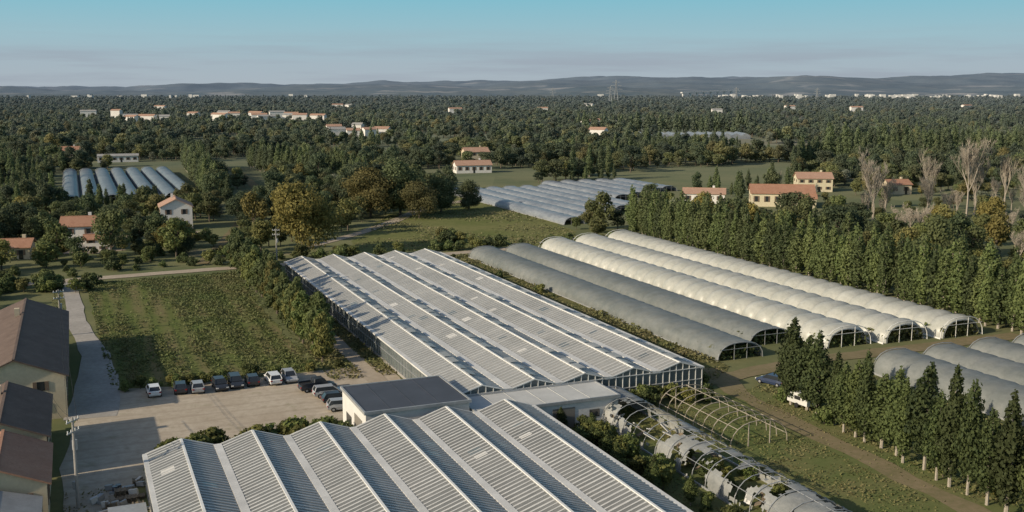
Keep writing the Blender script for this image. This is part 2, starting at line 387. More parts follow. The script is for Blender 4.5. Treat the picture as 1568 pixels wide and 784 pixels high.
def tunnel(name,s0,s1,t0,t1,h,mat,hoop=4.5,pillow=.05,n=14,drop=0,plants=True,sub=6,hoopm='steel'):
    root=empty(name,W((s0+s1)/2,(t0+t1)/2),ANG)
    nh=max(2,int(round((t1-t0)/hoop))); b=MB(); vs=[];cnt=nh*sub
    jw=.03 if not drop else .05
    for j in range(cnt+1):
        t=t0+(t1-t0)*j/cnt; ph=(j%sub)/sub; k=1-pillow*(1-abs(math.sin(math.pi*ph))**.75)
        sag=1+.02*noise.noise(Vector((t*.13,s0,1)))
        for i,(x,z) in enumerate(arch(s0,s1,h*sag,n,k)):
            jz=random.uniform(-jw,jw); vs.append((x+jz,t,max(0,z+jz)))
    fs=[]
    for j in range(cnt):
        t=(t1-t0)*j/cnt
        for i in range(n):
            u=i/n*7
            if drop and (noise.noise(Vector((t*.16,u*.5,s0)))+.5*noise.noise(Vector((t*.7,u*1.3,s0)))+.25*noise.noise(Vector((t*2.3,u*3,s0)))>drop+.18*math.sin(t*.13)): continue
            fs.append((j*(n+1)+i,(j+1)*(n+1)+i,(j+1)*(n+1)+i+1,j*(n+1)+i+1))
    b.add(vs,fs); b.st('cover',[mat],root,True)
    hb=MB()
    for j in range(nh+1):
        t=t0+(t1-t0)*j/nh
        big=j in(0,nh)
        if big or drop: hb.tube([(x,t,z) for x,z in arch(s0,s1,h,10,1.0)],.07 if big else .05,5)
    if drop:
        for fr in (2,5,8):
            x,z=arch(s0,s1,h,10)[fr]; hb.tube([(x,t0,z),(x,t1,z)],.035,4)
    for x in (s0,s1): hb.box(x-.06,x+.06,t0,t1,0,.25)
    for t in (t0,t1):
        for x in (s0+(s1-s0)*.36,s0+(s1-s0)*.64): hb.box(x-.04,x+.04,t-.04,t+.04,0,h*.93)
        hb.box(s0+.3,s1-.3,t-.04,t+.04,h*.62,h*.62+.07)
    hb.st('hoops_and_frame',[M[hoopm]],root)
    if plants:
        n_=1000;P=np.stack([rng.uniform(s0+.5,s1-.5,n_),rng.uniform(t0+.1,t0+7,n_),rng.uniform(0,1.8,n_)],1)
        Nn=rng.normal(size=(n_,3));Nn[:,2]+=1; lb=MB(); lb.leaves(P,Nn,.6); lb.st('crop_plants',[M['crop']],root)
    return root
tunnel('polytunnel',89,97.3,131,240,2.7,M['plgrey'],3,.05)
tunnel('polytunnel',99,107.5,137,241,2.7,M['plgrey'],3,.05)
tunnel('polytunnel',109.2,118.6,131,243,3.5,M['plwhite'],4.0,.18,hoopm='white')
tunnel('polytunnel',120.2,129.6,130,246,3.5,M['plwhite'],4.0,.18,hoopm='white')
tunnel('polytunnel',131.4,140.8,129,249,3.5,M['plwhite'],4.0,.18,hoopm='white')
for s in (106,115,124,133): tunnel('polytunnel',s,s+8.4,70,116.5,3.4,M['plgrey'],3,.05)
for i in range(6): tunnel('polytunnel',138+i*7.6,138+i*7.6+7.2,288+i*6,395,2.4,M['plblue'],5,.07,10,plants=False,sub=2)
for i in range(5): tunnel('polytunnel',186+i*8.6,186+i*8.6+8,345+i*6,412,2.4,M['plblue'],5,.07,10,plants=False,sub=2)
for i in range(7): tunnel('polytunnel',-5+i*7.1,-5+i*7.1+6.6,408,552,3.4,M['pldark'],5,.07,10,plants=False,sub=2)
tunnel('old_polytunnel',58.5,65.5,62,116,3.1,M['plold'],2.6,.04,28,drop=.04,plants=False,sub=12,hoopm='steel')
hb=MB()
for j in range(9):
    t=97+2*j; hb.tube([(x,t,z) for x,z in arch(68,76,3.0,12)],.06,5)
for fr in (1,3,6,9,11):
    x,z=arch(68,76,3.0,12)[fr]; hb.tube([(x,97,z),(x,113,z)],.045,4)
for j in (0,8):
    for x in (70.5,73.5): hb.box(x-.05,x+.05,97+2*j-.05,97+2*j+.05,0,2.8)
hb.st('hoop_frame',[M['barkpale']])

# ------------------------------------------------------------ houses
def plaster(name,c): return simple(name,c,.9,.18,.35)
def tiles(name,c1,c2,sp=.5):
    m,nt,b=newmat(name);o=obj(nt)
    w=N(nt,'ShaderNodeTexWave');w.inputs['Scale'].default_value=sp*2;w.inputs['Distortion'].default_value=.6;nt.links.new(o,w.inputs['Vector'])
    c=mixc(nt,noise_(nt,o,.5,6,.75,.35,.65),c1,c2); c=mixc(nt,math_(nt,'MULTIPLY',noise_(nt,o,4,4,.7,.4,.7),.6),c,tuple(x*.55 for x in c1))
    c=mixc(nt,math_(nt,'MULTIPLY',w.outputs['Fac'],.35),c,tuple(x*.45 for x in c1))
    nt.links.new(c,b.inputs['Base Color']);b.inputs['Roughness'].default_value=.9;return m
M['cream']=plaster('cream_plaster',(.64,.54,.38)); M['whitewall']=plaster('white_plaster',(.76,.73,.68)); M['yellow']=plaster('yellow_plaster',(.68,.60,.42))
M['tilered']=tiles('terracotta_tiles',(.36,.18,.11),(.45,.25,.16)); M['tilebrown']=tiles('weathered_tiles',(.12,.08,.06),(.19,.135,.105)); M['tileorange']=tiles('orange_tiles',(.42,.25,.17),(.50,.32,.23))
M['shutter']=simple('shutters',(.20,.14,.10),.7); M['greyroof']=simple('fibre_cement_roof',(.38,.37,.35),.9,.3,.6)
def house(name,loc,rz,w,d,h,rh,wall,roof,storeys=1,chim=True,wing=None,hip=False,det=True):
    root=empty(name,loc,rz)
    def body(x0,x1,y0,y1,h,rh,tag):
        a=MB(); a.box(x0,x1,y0,y1,-.2,h)
        ym=(y0+y1)/2
        if not hip: a.add([(x0+.004,y0,h),(x0+.004,y1,h),(x0+.004,ym,h+rh)],[(0,2,1)]);a.add([(x1-.004,y0,h),(x1-.004,y1,h),(x1-.004,ym,h+rh)],[(0,1,2)])
        a.obj('walls'+tag,[M[wall]],parent=root)
        r=MB(); o=.45; k=rh/((y1-y0)/2); th=.18
        for sg,ye in ((-1,y0-o),(1,y1+o)):
            ze=h-k*o; hx=(y1-y0)/2*.9 if hip else 0
            vs=[(x0-o,ye,ze),(x1+o,ye,ze),(x1+o-hx,ym,h+rh),(x0-o+hx,ym,h+rh)]
            vs=vs+[(p[0],p[1],p[2]+th) for p in vs]
            r.add(vs,[(0,1,2,3),(7,6,5,4),(0,4,5,1),(1,5,6,2),(2,6,7,3),(3,7,4,0)])
        if hip:
            hx=(y1-y0)/2*.9
            for xa,xr in ((x0-o,x0-o+hx),(x1+o,x1+o-hx)):
                r.add([(xa,y0-o,h-k*o+th),(xa,y1+o,h-k*o+th),(xr,ym,h+rh+th)],[(0,1,2)])
        r.beam((x0-o+(hx if hip else 0),ym,h+rh+th),(x1+o-(hx if hip else 0),ym,h+rh+th),.3,.16)
        if chim and tag=='': r.box(x0+(x1-x0)*.7,x0+(x1-x0)*.7+.8,ym+.4,ym+1.1,h+rh*.4,h+rh+1.0,1)
        r.obj('roof'+tag,[M[roof],M[wall]],parent=root)
        if not det: return
        q=MB(); st=h/storeys
        for lv in range(storeys):
            zb=lv*st+st*.36; zt=zb+st*.42
            n=max(2,int((x1-x0)/3.2))
            for i in range(n):
                x=x0+(x1-x0)*(i+.5)/n
                for yy,sg in ((y0,-1),(y1,1)):
                    a0=zb if not(lv==0 and i==n//2) else .05
                    q.box(x-.5,x+.5,min(yy,yy+sg*.03),max(yy,yy+sg*.03),a0,zt,0)
                    for sx in(-1,1): q.box(x+sx*.78-.24,x+sx*.78+.24,min(yy,yy+sg*.07),max(yy,yy+sg*.07),zb,zt,1)
            n=max(1,int((y1-y0)/4))
            for i in range(n):
                y=y0+(y1-y0)*(i+.5)/n
                for xx,sg in ((x0,-1),(x1,1)):
                    q.box(min(xx,xx+sg*.03),max(xx,xx+sg*.03),y-.45,y+.45,zb,zt,0)
                    for sx in(-1,1): q.box(min(xx,xx+sg*.07),max(xx,xx+sg*.07),y+sx*.7-.22,y+sx*.7+.22,zb,zt,1)
        q.obj('windows_and_shutters'+tag,[M['darkglass'],M['shutter']],parent=root)
    body(-w/2,w/2,-d/2,d/2,h,rh,'')
    if wing: body(*wing,'_wing')
    return root
HP=math.pi/2
house('farmhouse',W(-8.3,160),ANG+HP,41,11.5,5.6,2.4,'cream','tilebrown',2)
house('farmhouse',W(-8.8,125.5),ANG+HP,16,8.8,4.8,1.9,'cream','tilebrown',2)
house('barn',W(-8.4,110.3),ANG+HP,11.5,8.4,4.2,1.8,'cream','tilered',1,False)
house('barn',W(-9,97),ANG+HP,12,8,3.2,1.2,'cream','greyroof',1,False)
house('barn',W(-22,150),ANG,14,12,5,2,'cream','tilered',1,False)
house('villa',(-101,312,0),.35+HP,11,9,7,2.2,'whitewall','tileorange',2)
house('villa',(-113,272,0),.25,9,8,6.3,2,'whitewall','tilered',2,True,(1.5,7.5,-7,-3.9,3.2,.9))
house('bungalow',(-123,256,0),.2,8,7,3,1.6,'cream','tilered')
house('villa',(-259,612,0),.3,14,10,6.5,2,'whitewall','tilered',2)
house('shed',(-228,606,0),.35,22,8,3.6,.9,'whitewall','greyroof',1,False)
house('villa',(-21,598,0),.3,14,9,6.5,2.2,'cream','tileorange',2)
house('bungalow',(-20,527,0),.25,18,9,4,2,'whitewall','tileorange',1)
house('villa',(97,375,0),-.15,22,11,4.8,2.6,'yellow','tilered',1,True,(4,11,-9.4,-5.6,3.6,1.1))
house('villa',(124,430,0),-.1,14,10,5.5,2,'yellow','tileorange',2)
house('bungalow',(71,385,0),-.2,15,8,3.6,1.6,'whitewall','tileorange',1)
house('bungalow',(154,418,0),.1,9,8,4,1.6,'cream','tilered',1)
# outlying houses in small hamlets: (x east, y north) in metres
HW=[(-153,1045),(-128,940),(-142,940),(-158,948),(-118,955),(-171,1010),(-479,1323),(-452,1306),(-465,1290),(-430,1300),(-445,1473),(-374,1350),(-402,1473),(-385,1460),(-353,1453),(-302,1296),(-295,1409),(-322,1343),(-280,1330),(-266,1323),(-250,1360),(-330,1480),(96,1200),(84,1157),(110,1180),(75,913),(-97,1800),(-620,1543),(-600,1600),(550,2090),(168,2314),(55,1906),(900,2090),(330,1700),(-700,2100),(-380,2300),(-350,2280),(620,1900)]
for i,(X,Y) in enumerate(HW):
    big=Y>1200
    house('house',(X,Y,0),random.uniform(-.5,.5),random.uniform(9,15)*(1.6 if big else 1),random.uniform(8,10),random.uniform(5.5,7.5)+(3.5 if big else 0),1.8,'whitewall','tileorange' if i%3 else 'greyroof',2,False,det=False)

# ------------------------------------------------------------ trees
def dirs(n):
    v=rng.normal(size=(n,3)); return v/np.linalg.norm(v,axis=1)[:,None]
def cl_leaves(mb,clusters,n,size,m=0):
    vol=np.array([c[3]*c[4]*c[5] for c in clusters])**.7; cnt=(vol/vol.sum()*n).astype(int)
    for c,k in zip(clusters,cnt):
        if k<1: continue
        d=dirs(k); r=rng.uniform(.45,1.08,k)**.6
        r*=1+.18*np.sin(d[:,0]*5+c[0])*np.cos(d[:,2]*6+c[1])
        P=np.array(c[:3])+d*r[:,None]*np.array(c[3:6])
        Nn=d+rng.normal(size=(k,3))*.45
        mb.leaves(P,Nn,size,m)
def broad(seed,H=11,R=4.6,n=2200,size=.66,leaf='leaf',nc=16,low=.22,bark='bark',zs=1.):
    random.seed(seed); mb=MB(); cl=[]
    base=H*low
    for i in range(nc):
        a=random.uniform(0,2*math.pi); f=random.random(); z=base+(H-base)*(.15+.72*f)
        rr=R*math.sin(math.pi*(.22+.68*f))*random.uniform(.35,.85); q=random.uniform(.24,.42)*R
        cl.append((rr*math.cos(a),rr*math.sin(a),z,q*1.1,q*1.1,q*random.uniform(.7,1.)*zs))
    cl.append((0,0,(base+H)/2,R*.55,R*.55,(H-base)*.42)); cl.append((.2,0,H-R*.3,R*.35,R*.35,R*.3))
    cl_leaves(mb,cl,n,size,0)
    r0=H*.022
    mb.tube([(0,0,-.2),(.05,0,H*.15),(.1,.08,H*.4),(0,.1,H*.75)],[r0*1.3,r0,r0*.7,r0*.25],7,1)
    for c in cl[:9]:
        z0=H*random.uniform(.16,.4); mb.tube([(.06,.03,z0),(c[0]*.5,c[1]*.5,(z0+c[2])/2+.3),(c[0],c[1],c[2])],[r0*.5,r0*.35,r0*.12],5,1)
    return mb.mesh('tree_'+leaf,[M[leaf],M[bark]])
def column(seed,H=14,R=1.5,n=2000,size=.45,leaf='leafpop',low=.1,point=.9,bark='barkpale'):
    random.seed(seed); mb=MB(); cl=[];k=15
    for i in range(k):
        f=(i+.3)/k; z=H*low+(H*(1-low))*f*.97
        prof=min(1,(.45+f*2.2))*(1-max(0,(f-.35)/.68)**1.6*point)
        r=max(.18,R*prof*random.uniform(.75,1.15)); off=R*.3*random.random()*prof
        a=random.uniform(0,6.3); cl.append((off*math.cos(a),off*math.sin(a),z,r,r,H/k*random.uniform(.8,1.2)))
        if random.random()<.6:
            a=random.uniform(0,6.3); cl.append((r*.8*math.cos(a),r*.8*math.sin(a),z+.3,r*.42,r*.42,H/k*1.1))
    cl_leaves(mb,cl,n,size,0)
    r0=H*.013
    mb.tube([(0,0,-.2),(.05,0,H*.3),(0,.05,H*.95)],[r0*1.4,r0,r0*.2],6,1)
    for i in range(6):
        a=random.uniform(0,6.3); mb.tube([(0,0,H*.03*i+.4),(R*.3*math.cos(a),R*.3*math.sin(a),H*.25+i*.5)],[r0*.4,r0*.2],4,1)
    return mb.mesh('tree_'+leaf,[M[leaf],M[bark]])
def bare(seed,H=22):
    random.seed(seed); mb=MB(); tips=[]
    def rec(p,d,L,r,lev):
        q=p+d*L; mid=p+d*L*.5+Vector((random.uniform(-.04,.04),random.uniform(-.04,.04),0))*L
        mb.tube([p,mid,q],[r,r*.8,r*.6],5 if lev<2 else 3,0,False)
        if lev>=4: tips.append((q,d)); return
        for _ in range(random.choice([4,5]) if lev<3 else 4):
            a=Vector((random.uniform(-1,1),random.uniform(-1,1),random.uniform(-.1,.6)))
            rec(p+d*L*random.uniform(.35,1),(d*1.0+Vector((0,0,.55))+a*.75).normalized(),L*random.uniform(.52,.72),r*.5,lev+1)
    rec(Vector((0,0,-.2)),Vector((0,0,1)),H*.36,H*.013,0)
    for q,d in tips:
        for _ in range(3):
            a=(d+Vector((random.uniform(-1,1),random.uniform(-1,1),random.uniform(-.1,.9)))*.5).normalized(); e=q+a*random.uniform(.5,1.6); s=Vector((.045,.03,0))
            mb.add([q-s,q+s,e],[(0,1,2)],0)
    return mb.mesh('tree_bare',[M['twig']])
PB=[broad(1),broad(2,10,4.4,nc=13),broad(3,12,5,2400,leaf='leafdark'),broad(4,9,3.8,2000,leaf='leaf',nc=20),broad(5,12,4,2200,leaf='leafdark',low=.15)]
PG=[broad(6,11,4.6,2200,leaf='leafgold'),]
PO=[broad(8,8,4.2,2000,.5,leaf='leafolive',low=.12)]
PP=[column(11,14,1.9,2200,.5),column(12,13,1.8,2200,.5),column(13,15,2.1,2200,.5)]
PF=[broad(51,11,4.8,600,1.2),broad(52,10,4.5,600,1.2,nc=12),broad(53,12,5,600,1.2,'leafdark'),broad(54,9,4.2,600,1.15,'leafpop'),column(55,14,2.0,500,1.0)]
PC=[column(21,11,1.75,3600,.36,'leafcyp',.15,.99),column(22,11.5,1.55,3600,.36,'leafcyp',.14,.99),column(23,10.5,1.85,3600,.36,'leafcyp',.17,.95)]
PBARE=[bare(31),bare(32,20),bare(33,24)]
big_gold=broad(41,17.5,9.2,13000,.62,'leafgold',34,.1)
big_green=broad(42,18,9,11000,.7,'leafdark',30,.08)
shrub=broad(43,3.2,1.9,900,.4,'leaf',9,.02); shrub2=broad(44,3.,2.1,900,.4,'leafpop',9,.02)
hedgeT=[broad(45,7.5,2.3,2600,.42,'leafpop',16,.03),broad(46,7,2.4,2600,.42,'leaf',16,.03),broad(47,8,2.1,2600,.42,'leafpop',16,.03)]
random.seed(99)
def tree(name,me,x,y,s=1,sz=None,rz=None):
    return place(name,me,(x,y,0),random.uniform(0,6.28) if rz is None else rz,scale=(s,s,sz or s))
def treest(name,me,s_,t_,*a,**k):
    w=W(s_,t_); return tree(name,me,w.x,w.y,*a,**k)

tree('plane_tree',big_gold,-53,262,1.0,1.06)
for x,y,s,m in ((-46,338,.95,big_gold),(-37,344,1.0,big_green),(-30,336,.7,big_gold),(-52,352,.9,big_green),(-24,352,.7,big_green),(-15,362,.55,big_green),(-60,330,.5,big_green),(-84,262,.42,big_green),(-90,270,.4,big_gold),(-128,300,.5,big_green),(-138,290,.55,big_green),(-84,322,.55,big_green),(-134,262,.5,big_green),(-146,270,.5,big_gold)):
    tree('broadleaf_tree',m,x,y,s)
for i,(x,y,s,z) in enumerate(((111,320,1.1,1.25),(117,326,.8,.9),(147,336,1.3,1.4),(139,348,1.2,1.2),(156,314,1.2,1.2),(165,326,1.2,1.3),(152,342,1.1,1.25),(133,332,.85,.9),(160,338,1.1,1.15))):
    tree('bare_tree',PBARE[i%3],x,y,s,z)
t=110.5; i=0
while t>60:
    s=86.0-(110-t)*.10+random.uniform(-.7,.7)
    treest('cypress_tree',PC[i%3],s,t,random.uniform(.8,1.15),random.uniform(.8,1.22)); t-=random.uniform(1.9,3.1); i+=1
t=262.;i=0
while t>112:
    treest('poplar_tree',PP[i%3],147+random.uniform(-.7,.7),t,random.uniform(.85,1.1),random.uniform(.75,1.03)); t-=random.uniform(2.2,3.1); i+=1
t=262.
while t>112:
    treest('poplar_tree',PP[i%3],152.5+random.uniform(-1,1),t,random.uniform(.9,1.15),random.uniform(.75,1.08)); t-=random.uniform(2.6,3.8); i+=1
t=251.;i=0
while t>151:
    treest('hedgerow_tree',hedgeT[i%3],33.6+random.uniform(-.6,.6),t,random.uniform(.85,1.2),random.uniform(.9,1.35)); t-=random.uniform(2.4,3.4); i+=1
def shrubs(lst,k=1.):
    for s,t,q in lst: treest('shrub',random.choice([shrub,shrub2]),s,t,q*k)
shrubs([(random.uniform(6.5,27),random.uniform(112.8,117),random.uniform(.7,1.25)) for _ in range(36)])
shrubs([(random.uniform(22,28.5),random.uniform(113,122),random.uniform(.6,1.0)) for _ in range(10)])
shrubs([(random.uniform(51.5,57),random.uniform(64,112),random.uniform(.5,.95)) for _ in range(36)])
shrubs([(random.uniform(59,65),random.uniform(66,114),random.uniform(.35,.8)) for _ in range(16)])
shrubs([(random.uniform(4,35),random.uniform(148,150.5),random.uniform(.4,.65)) for _ in range(22)])
shrubs([(random.uniform(80,88),random.uniform(124,240),random.uniform(.25,.6)) for _ in range(18)])
shrubs([(random.uniform(66,80),random.uniform(114,120),random.uniform(.4,1.0)) for _ in range(12)])
shrubs([(random.uniform(83.5,90),random.uniform(62,112),random.uniform(.4,.9)) for _ in range(22)])
shrubs([(random.uniform(40,140),random.uniform(250,256),random.uniform(.5,1.2)) for _ in range(34)])
shrubs([(random.uniform(91,98),random.uniform(264,270),random.uniform(1.,1.5)) for _ in range(7)])
shrubs([(random.uniform(-4,3),random.uniform(226,250),random.uniform(.6,1.)) for _ in range(6)])
shrubs([(random.uniform(-30,-4),random.uniform(225,240),random.uniform(.8,1.4)) for _ in range(24)])
shrubs([(random.uniform(-14,34),random.uniform(252,300),random.uniform(.5,1.3)) for _ in range(40)])
for k in range(13): treest('cypress_tree',PC[k%3],52.5+random.uniform(-.8,3),66+k*3.7,.4,random.uniform(.2,.34))
def tufts(name,poly,n,size,h,mat,dens=None):
    ps=np.array(poly);lo=ps.min(0);hi=ps.max(0);P=[]
    while len(P)<n:
        x=random.uniform(lo[0],hi[0]);y=random.uniform(lo[1],hi[1])
        if inpoly(x,y,poly) and (dens is None or random.random()<dens(x,y)): P.append((x,y,random.uniform(.02,h)*(.4+.6*abs(noise.noise(Vector((x*.2,y*.2,0))))*2)))
    P=np.array(P);Nn=rng.normal(size=(n,3))*.8;Nn[:,2]+=1.
    b=MB();b.leaves(P,Nn,size);return b.st(name,[M[mat]])
def inpoly(x,y,poly):
    c=False;j=len(poly)-1
    for i in range(len(poly)):
        if (poly[i][1]>y)!=(poly[j][1]>y) and x<(poly[j][0]-poly[i][0])*(y-poly[i][1])/(poly[j][1]-poly[i][1])+poly[i][0]: c=not c
        j=i
    return c
nz=lambda x,y,f: noise.noise(Vector((x*f,y*f,3.3)))
tufts('crop_rows',[(3,150),(32.5,150),(32.5,241),(1,238)],26000,.4,.5,'crop',lambda x,y:max(.05,min(1,.42+.26*math.sin(x*2*math.pi/5.6+nz(x,y,.04)*3)+1.2*nz(x,y*.3,.09)+.6*nz(x,y,.6))))
tufts('weeds',[(79,118),(89,128),(90,243),(79,243)],9000,.5,.6,'weed',lambda x,y:.4+nz(x,y,.15))
tufts('grass_tufts',[(50,62),(50,112),(62,117),(86,117),(84,62)],9000,.28,.2,'weed',lambda x,y:(.3+1.1*nz(x,y,.2))*(.12 if 78.3<x<81.7 else 1))
tufts('grass_tufts',[(82,62),(86,118),(106,118),(104,62)],5000,.4,.4,'weed',lambda x,y:.5+nz(x,y,.2))
tufts('meadow_grass',[(60,256),(100,345),(136,400),(139,330),(137,288),(129,252),(96,254)],5000,.7,.3,'weed',lambda x,y:.3+nz(x,y,.05))
tufts('verge_grass',[(-3,60),(4.5,60),(4.5,112),(-3,112)],1200,.3,.3,'weed',lambda x,y:.5+nz(x,y,.4))
tufts('verge_grass',[(-2.6,140),(-3.6,243),(-5.6,243),(-4.6,140)],1500,.3,.3,'weed',lambda x,y:.5+nz(x,y,.4))
tufts('verge_grass',[(32,143),(37,143),(37,240),(35,240)],3500,.4,.5,'weed')
tufts('verge_grass',[(39.3,143),(41.8,143),(41.8,235),(39.3,235)],3000,.4,.6,'weed')

# ------------------------------------------------------------ forest instancing
def forest(name,proto,pts):
    if not pts: return
    me=bpy.data.meshes.new(name); me.from_pydata([p[:3] for p in pts],[],[])
    a=me.attributes.new('scl','FLOAT_VECTOR','POINT'); a.data.foreach_set('vector',[c for p in pts for c in (p[3],p[3],p[4])])
    a=me.attributes.new('rot','FLOAT_VECTOR','POINT'); a.data.foreach_set('vector',[c for p in pts for c in (0,0,p[5])])
    o=place(name,me)
    ng=bpy.data.node_groups.new(name,'GeometryNodeTree')
    ng.interface.new_socket('Geometry',in_out='INPUT',socket_type='NodeSocketGeometry'); ng.interface.new_socket('Geometry',in_out='OUTPUT',socket_type='NodeSocketGeometry')
    gi=ng.nodes.new('NodeGroupInput');go=ng.nodes.new('NodeGroupOutput');ip=ng.nodes.new('GeometryNodeInstanceOnPoints')
    oi=ng.nodes.new('GeometryNodeObjectInfo'); oi.inputs['Object'].default_value=proto; oi.inputs['As Instance'].default_value=True; oi.transform_space='ORIGINAL'
    n1=ng.nodes.new('GeometryNodeInputNamedAttribute');n1.data_type='FLOAT_VECTOR';n1.inputs['Name'].default_value='scl'
    n2=ng.nodes.new('GeometryNodeInputNamedAttribute');n2.data_type='FLOAT_VECTOR';n2.inputs['Name'].default_value='rot'
    er=ng.nodes.new('FunctionNodeEulerToRotation')
    L=ng.links.new; L(gi.outputs[0],ip.inputs['Points']);L(oi.outputs['Geometry'],ip.inputs['Instance']);L(n1.outputs['Attribute'],ip.inputs['Scale']);L(n2.outputs['Attribute'],er.inputs[0]);L(er.outputs[0],ip.inputs['Rotation']);L(ip.outputs[0],go.inputs[0])
    md=o.modifiers.new('instances','NODES'); md.node_group=ng
    return o
protos=[]
for k,me in enumerate(PB): protos.append(treest('broadleaf_tree',me,162+k*9,235-k*11))
protos.append(treest('autumn_tree',PG[0],171,262)); protos.append(treest('olive_tree',PO[0],170,276)); protos.append(tree('poplar_tree',PP[0],-96,352)); protos.append(tree('bare_tree',PBARE[0],176,352,.8))
for k,me in enumerate(PF): protos.append(tree('broadleaf_tree' if k<4 else 'poplar_tree',me,-300+k*150,705+k*3))   # 9..13 coarse, for the far woods
lists=[[] for _ in protos]
MEAD=[(56,254),(96,345),(132,402),(140,330),(138,288),(131,250)]
solid=[(-101,312,11),(-113,272,11),(-123,256,8),(-259,610,18),(-228,604,16),(-21,595,14),(-20,524,16),(97,373,17),(124,428,14),(71,381,13),(154,416,9),(-53,262,11),(150,902,60),(132,800,50)]
clears=[(85,470,38),(105,520,44),(60,500,20),(-115,420,17),(-122,485,18),(-100,395,8),(-85,300,5),(150,560,34),(-30,470,16),(150,385,14),(130,395,10),(118,372,10),(20,640,40),(-70,640,34),(230,760,50),(-250,800,60)]
frontclear=[(-101,312,8,26),(-113,272,8,18),(-123,256,6,14),(-259,612,12,50),(-228,606,14,50),(-21,598,9,40),(-20,527,11,44),(97,375,16,60),(124,430,10,45),(71,385,11,50),(154,418,7,45)]+[(X,Y,8+Y*.004,90+Y*.04) for X,Y in HW]
roads=[[(-74,246),(-80,290),(-86,330),(-99,380),(-104,430),(-135,520),(-190,640)],[(-55,270),(-44,300),(-37,330),(-30,372),(-10,400)]]
def nearroad(x,y):
    for R in roads:
        for (a,b),(c,d) in zip(R[:-1],R[1:]):
            L2=(c-a)**2+(d-b)**2; u=max(0,min(1,((x-a)*(c-a)+(y-b)*(d-b))/L2))
            if (x-a-u*(c-a))**2+(y-b-u*(d-b))**2<22: return True
    return False
def blocked(x,y):
    s,t=ST(x,y)
    if -24<s<158 and t<257: return True
    if s<=-24 and t<200: return s>-40 or t<120
    if inpoly(s,t,MEAD): return True
    if 134<s<186 and 278<t<402: return True
    if 180<s<233 and 338<t<418: return True
    if -9<s<48 and 393<t<558: return True
    for cx,cy,r in solid:
        if (x-cx)**2+(y-cy)**2<r*r: return True
    for cx,cy,r in clears:
        if (x-cx)**2+(y-cy)**2<r*r: return True
    for cx,cy,hw,dp in frontclear:
        if abs(x-cx*(y/cy))<hw and cy-dp<y<cy+8: return True
    return nearroad(x,y)
for (y0,y1,gsp,k) in ((90,700,7.8,1.05),(700,1500,10,1.05),(1500,2600,15,1.35),(2600,4900,25,1.9)):
    y=y0
    while y<y1:
        xm=.6*y+80; x=-xm
        while x<xm:
            px=x+random.uniform(-.5,.5)*gsp;py=y+random.uniform(-.5,.5)*gsp; x+=gsp
            if blocked(px,py): continue
            f=noise.noise(Vector((px/110,py/190,1.)))+.5*noise.noise(Vector((px/40,py/70,5.)))
            if y>430 and f>(.17 if y<1500 else .20): continue
            f2=noise.noise(Vector((px/150,py/150,9.)))
            r=random.random()
            right=px>105 and py<420
            if right:
                if r<.5: continue
                ty=8 if r>.90 else (5 if r>.85 else random.choice([3,1,0,6]))
            elif f2>.28: ty=random.choice([7,7,7,4])
            elif r<.05: ty=5
            elif r<.09: ty=6
            else: ty=random.choice([0,1,2,3,4,2,4] if f2<0 else [0,1,3,3,2])
            if y0>=700: ty={0:9,1:10,2:11,3:12,4:11,7:13}.get(ty,ty)
            s=random.uniform(.45,1.15)*k
            if y<450: s*=.82
            if ty==8: s=random.uniform(.35,.7)
            lists[ty].append((px,py,0,s,s*random.uniform(.75,1.1)*(.8 if k>1.2 else 1),random.uniform(0,6.28)))
        y+=gsp
def prow(a,b,sp,s,ty=7,j=1.):
    a=Vector(a);b=Vector(b);n=int((b-a).length/sp)
    for i in range(n):
        p=a.lerp(b,i/n); k=s*random.uniform(.85,1.15); lists[ty].append((p.x+random.uniform(-j,j),p.y+random.uniform(-j,j),0,k,k*random.uniform(.85,1.1),random.uniform(0,6.28)))
prow((172,575),(300,560),3.2,1.4);prow((180,590),(310,575),3.4,1.45); prow((190,640),(340,600),3.4,1.4); prow((150,560),(175,580),3.2,1.1)
prow((-132,540),(-61,436),3,.95);prow((-140,560),(-60,446),3,1.)
prow((-117,400),(-175,560),3.,1.0);prow((-113,395),(-168,560),3.2,1.0)
prow((60,1000),(230,980),4,1.4,13)
for i,(p,l) in enumerate(zip(protos,lists)): forest('distant_forest',p,l)
print('forest',sum(map(len,lists)))

for i in range(4): 
    a=MB(); x0=100+i*26
    for k in range(3): 
        xx=x0+k*8; a.add([(xx,890,0),(xx,890,3),(xx+4,890,5),(xx+8,890,3),(xx+8,890,0),(xx,930,0),(xx,930,3),(xx+4,930,5),(xx+8,930,3),(xx+8,930,0)],[(0,4,3,2,1),(5,6,7,8,9),(0,1,6,5),(1,2,7,6),(2,3,8,7),(3,4,9,8)])
    a.obj('distant_greenhouse',[M['plblue']])
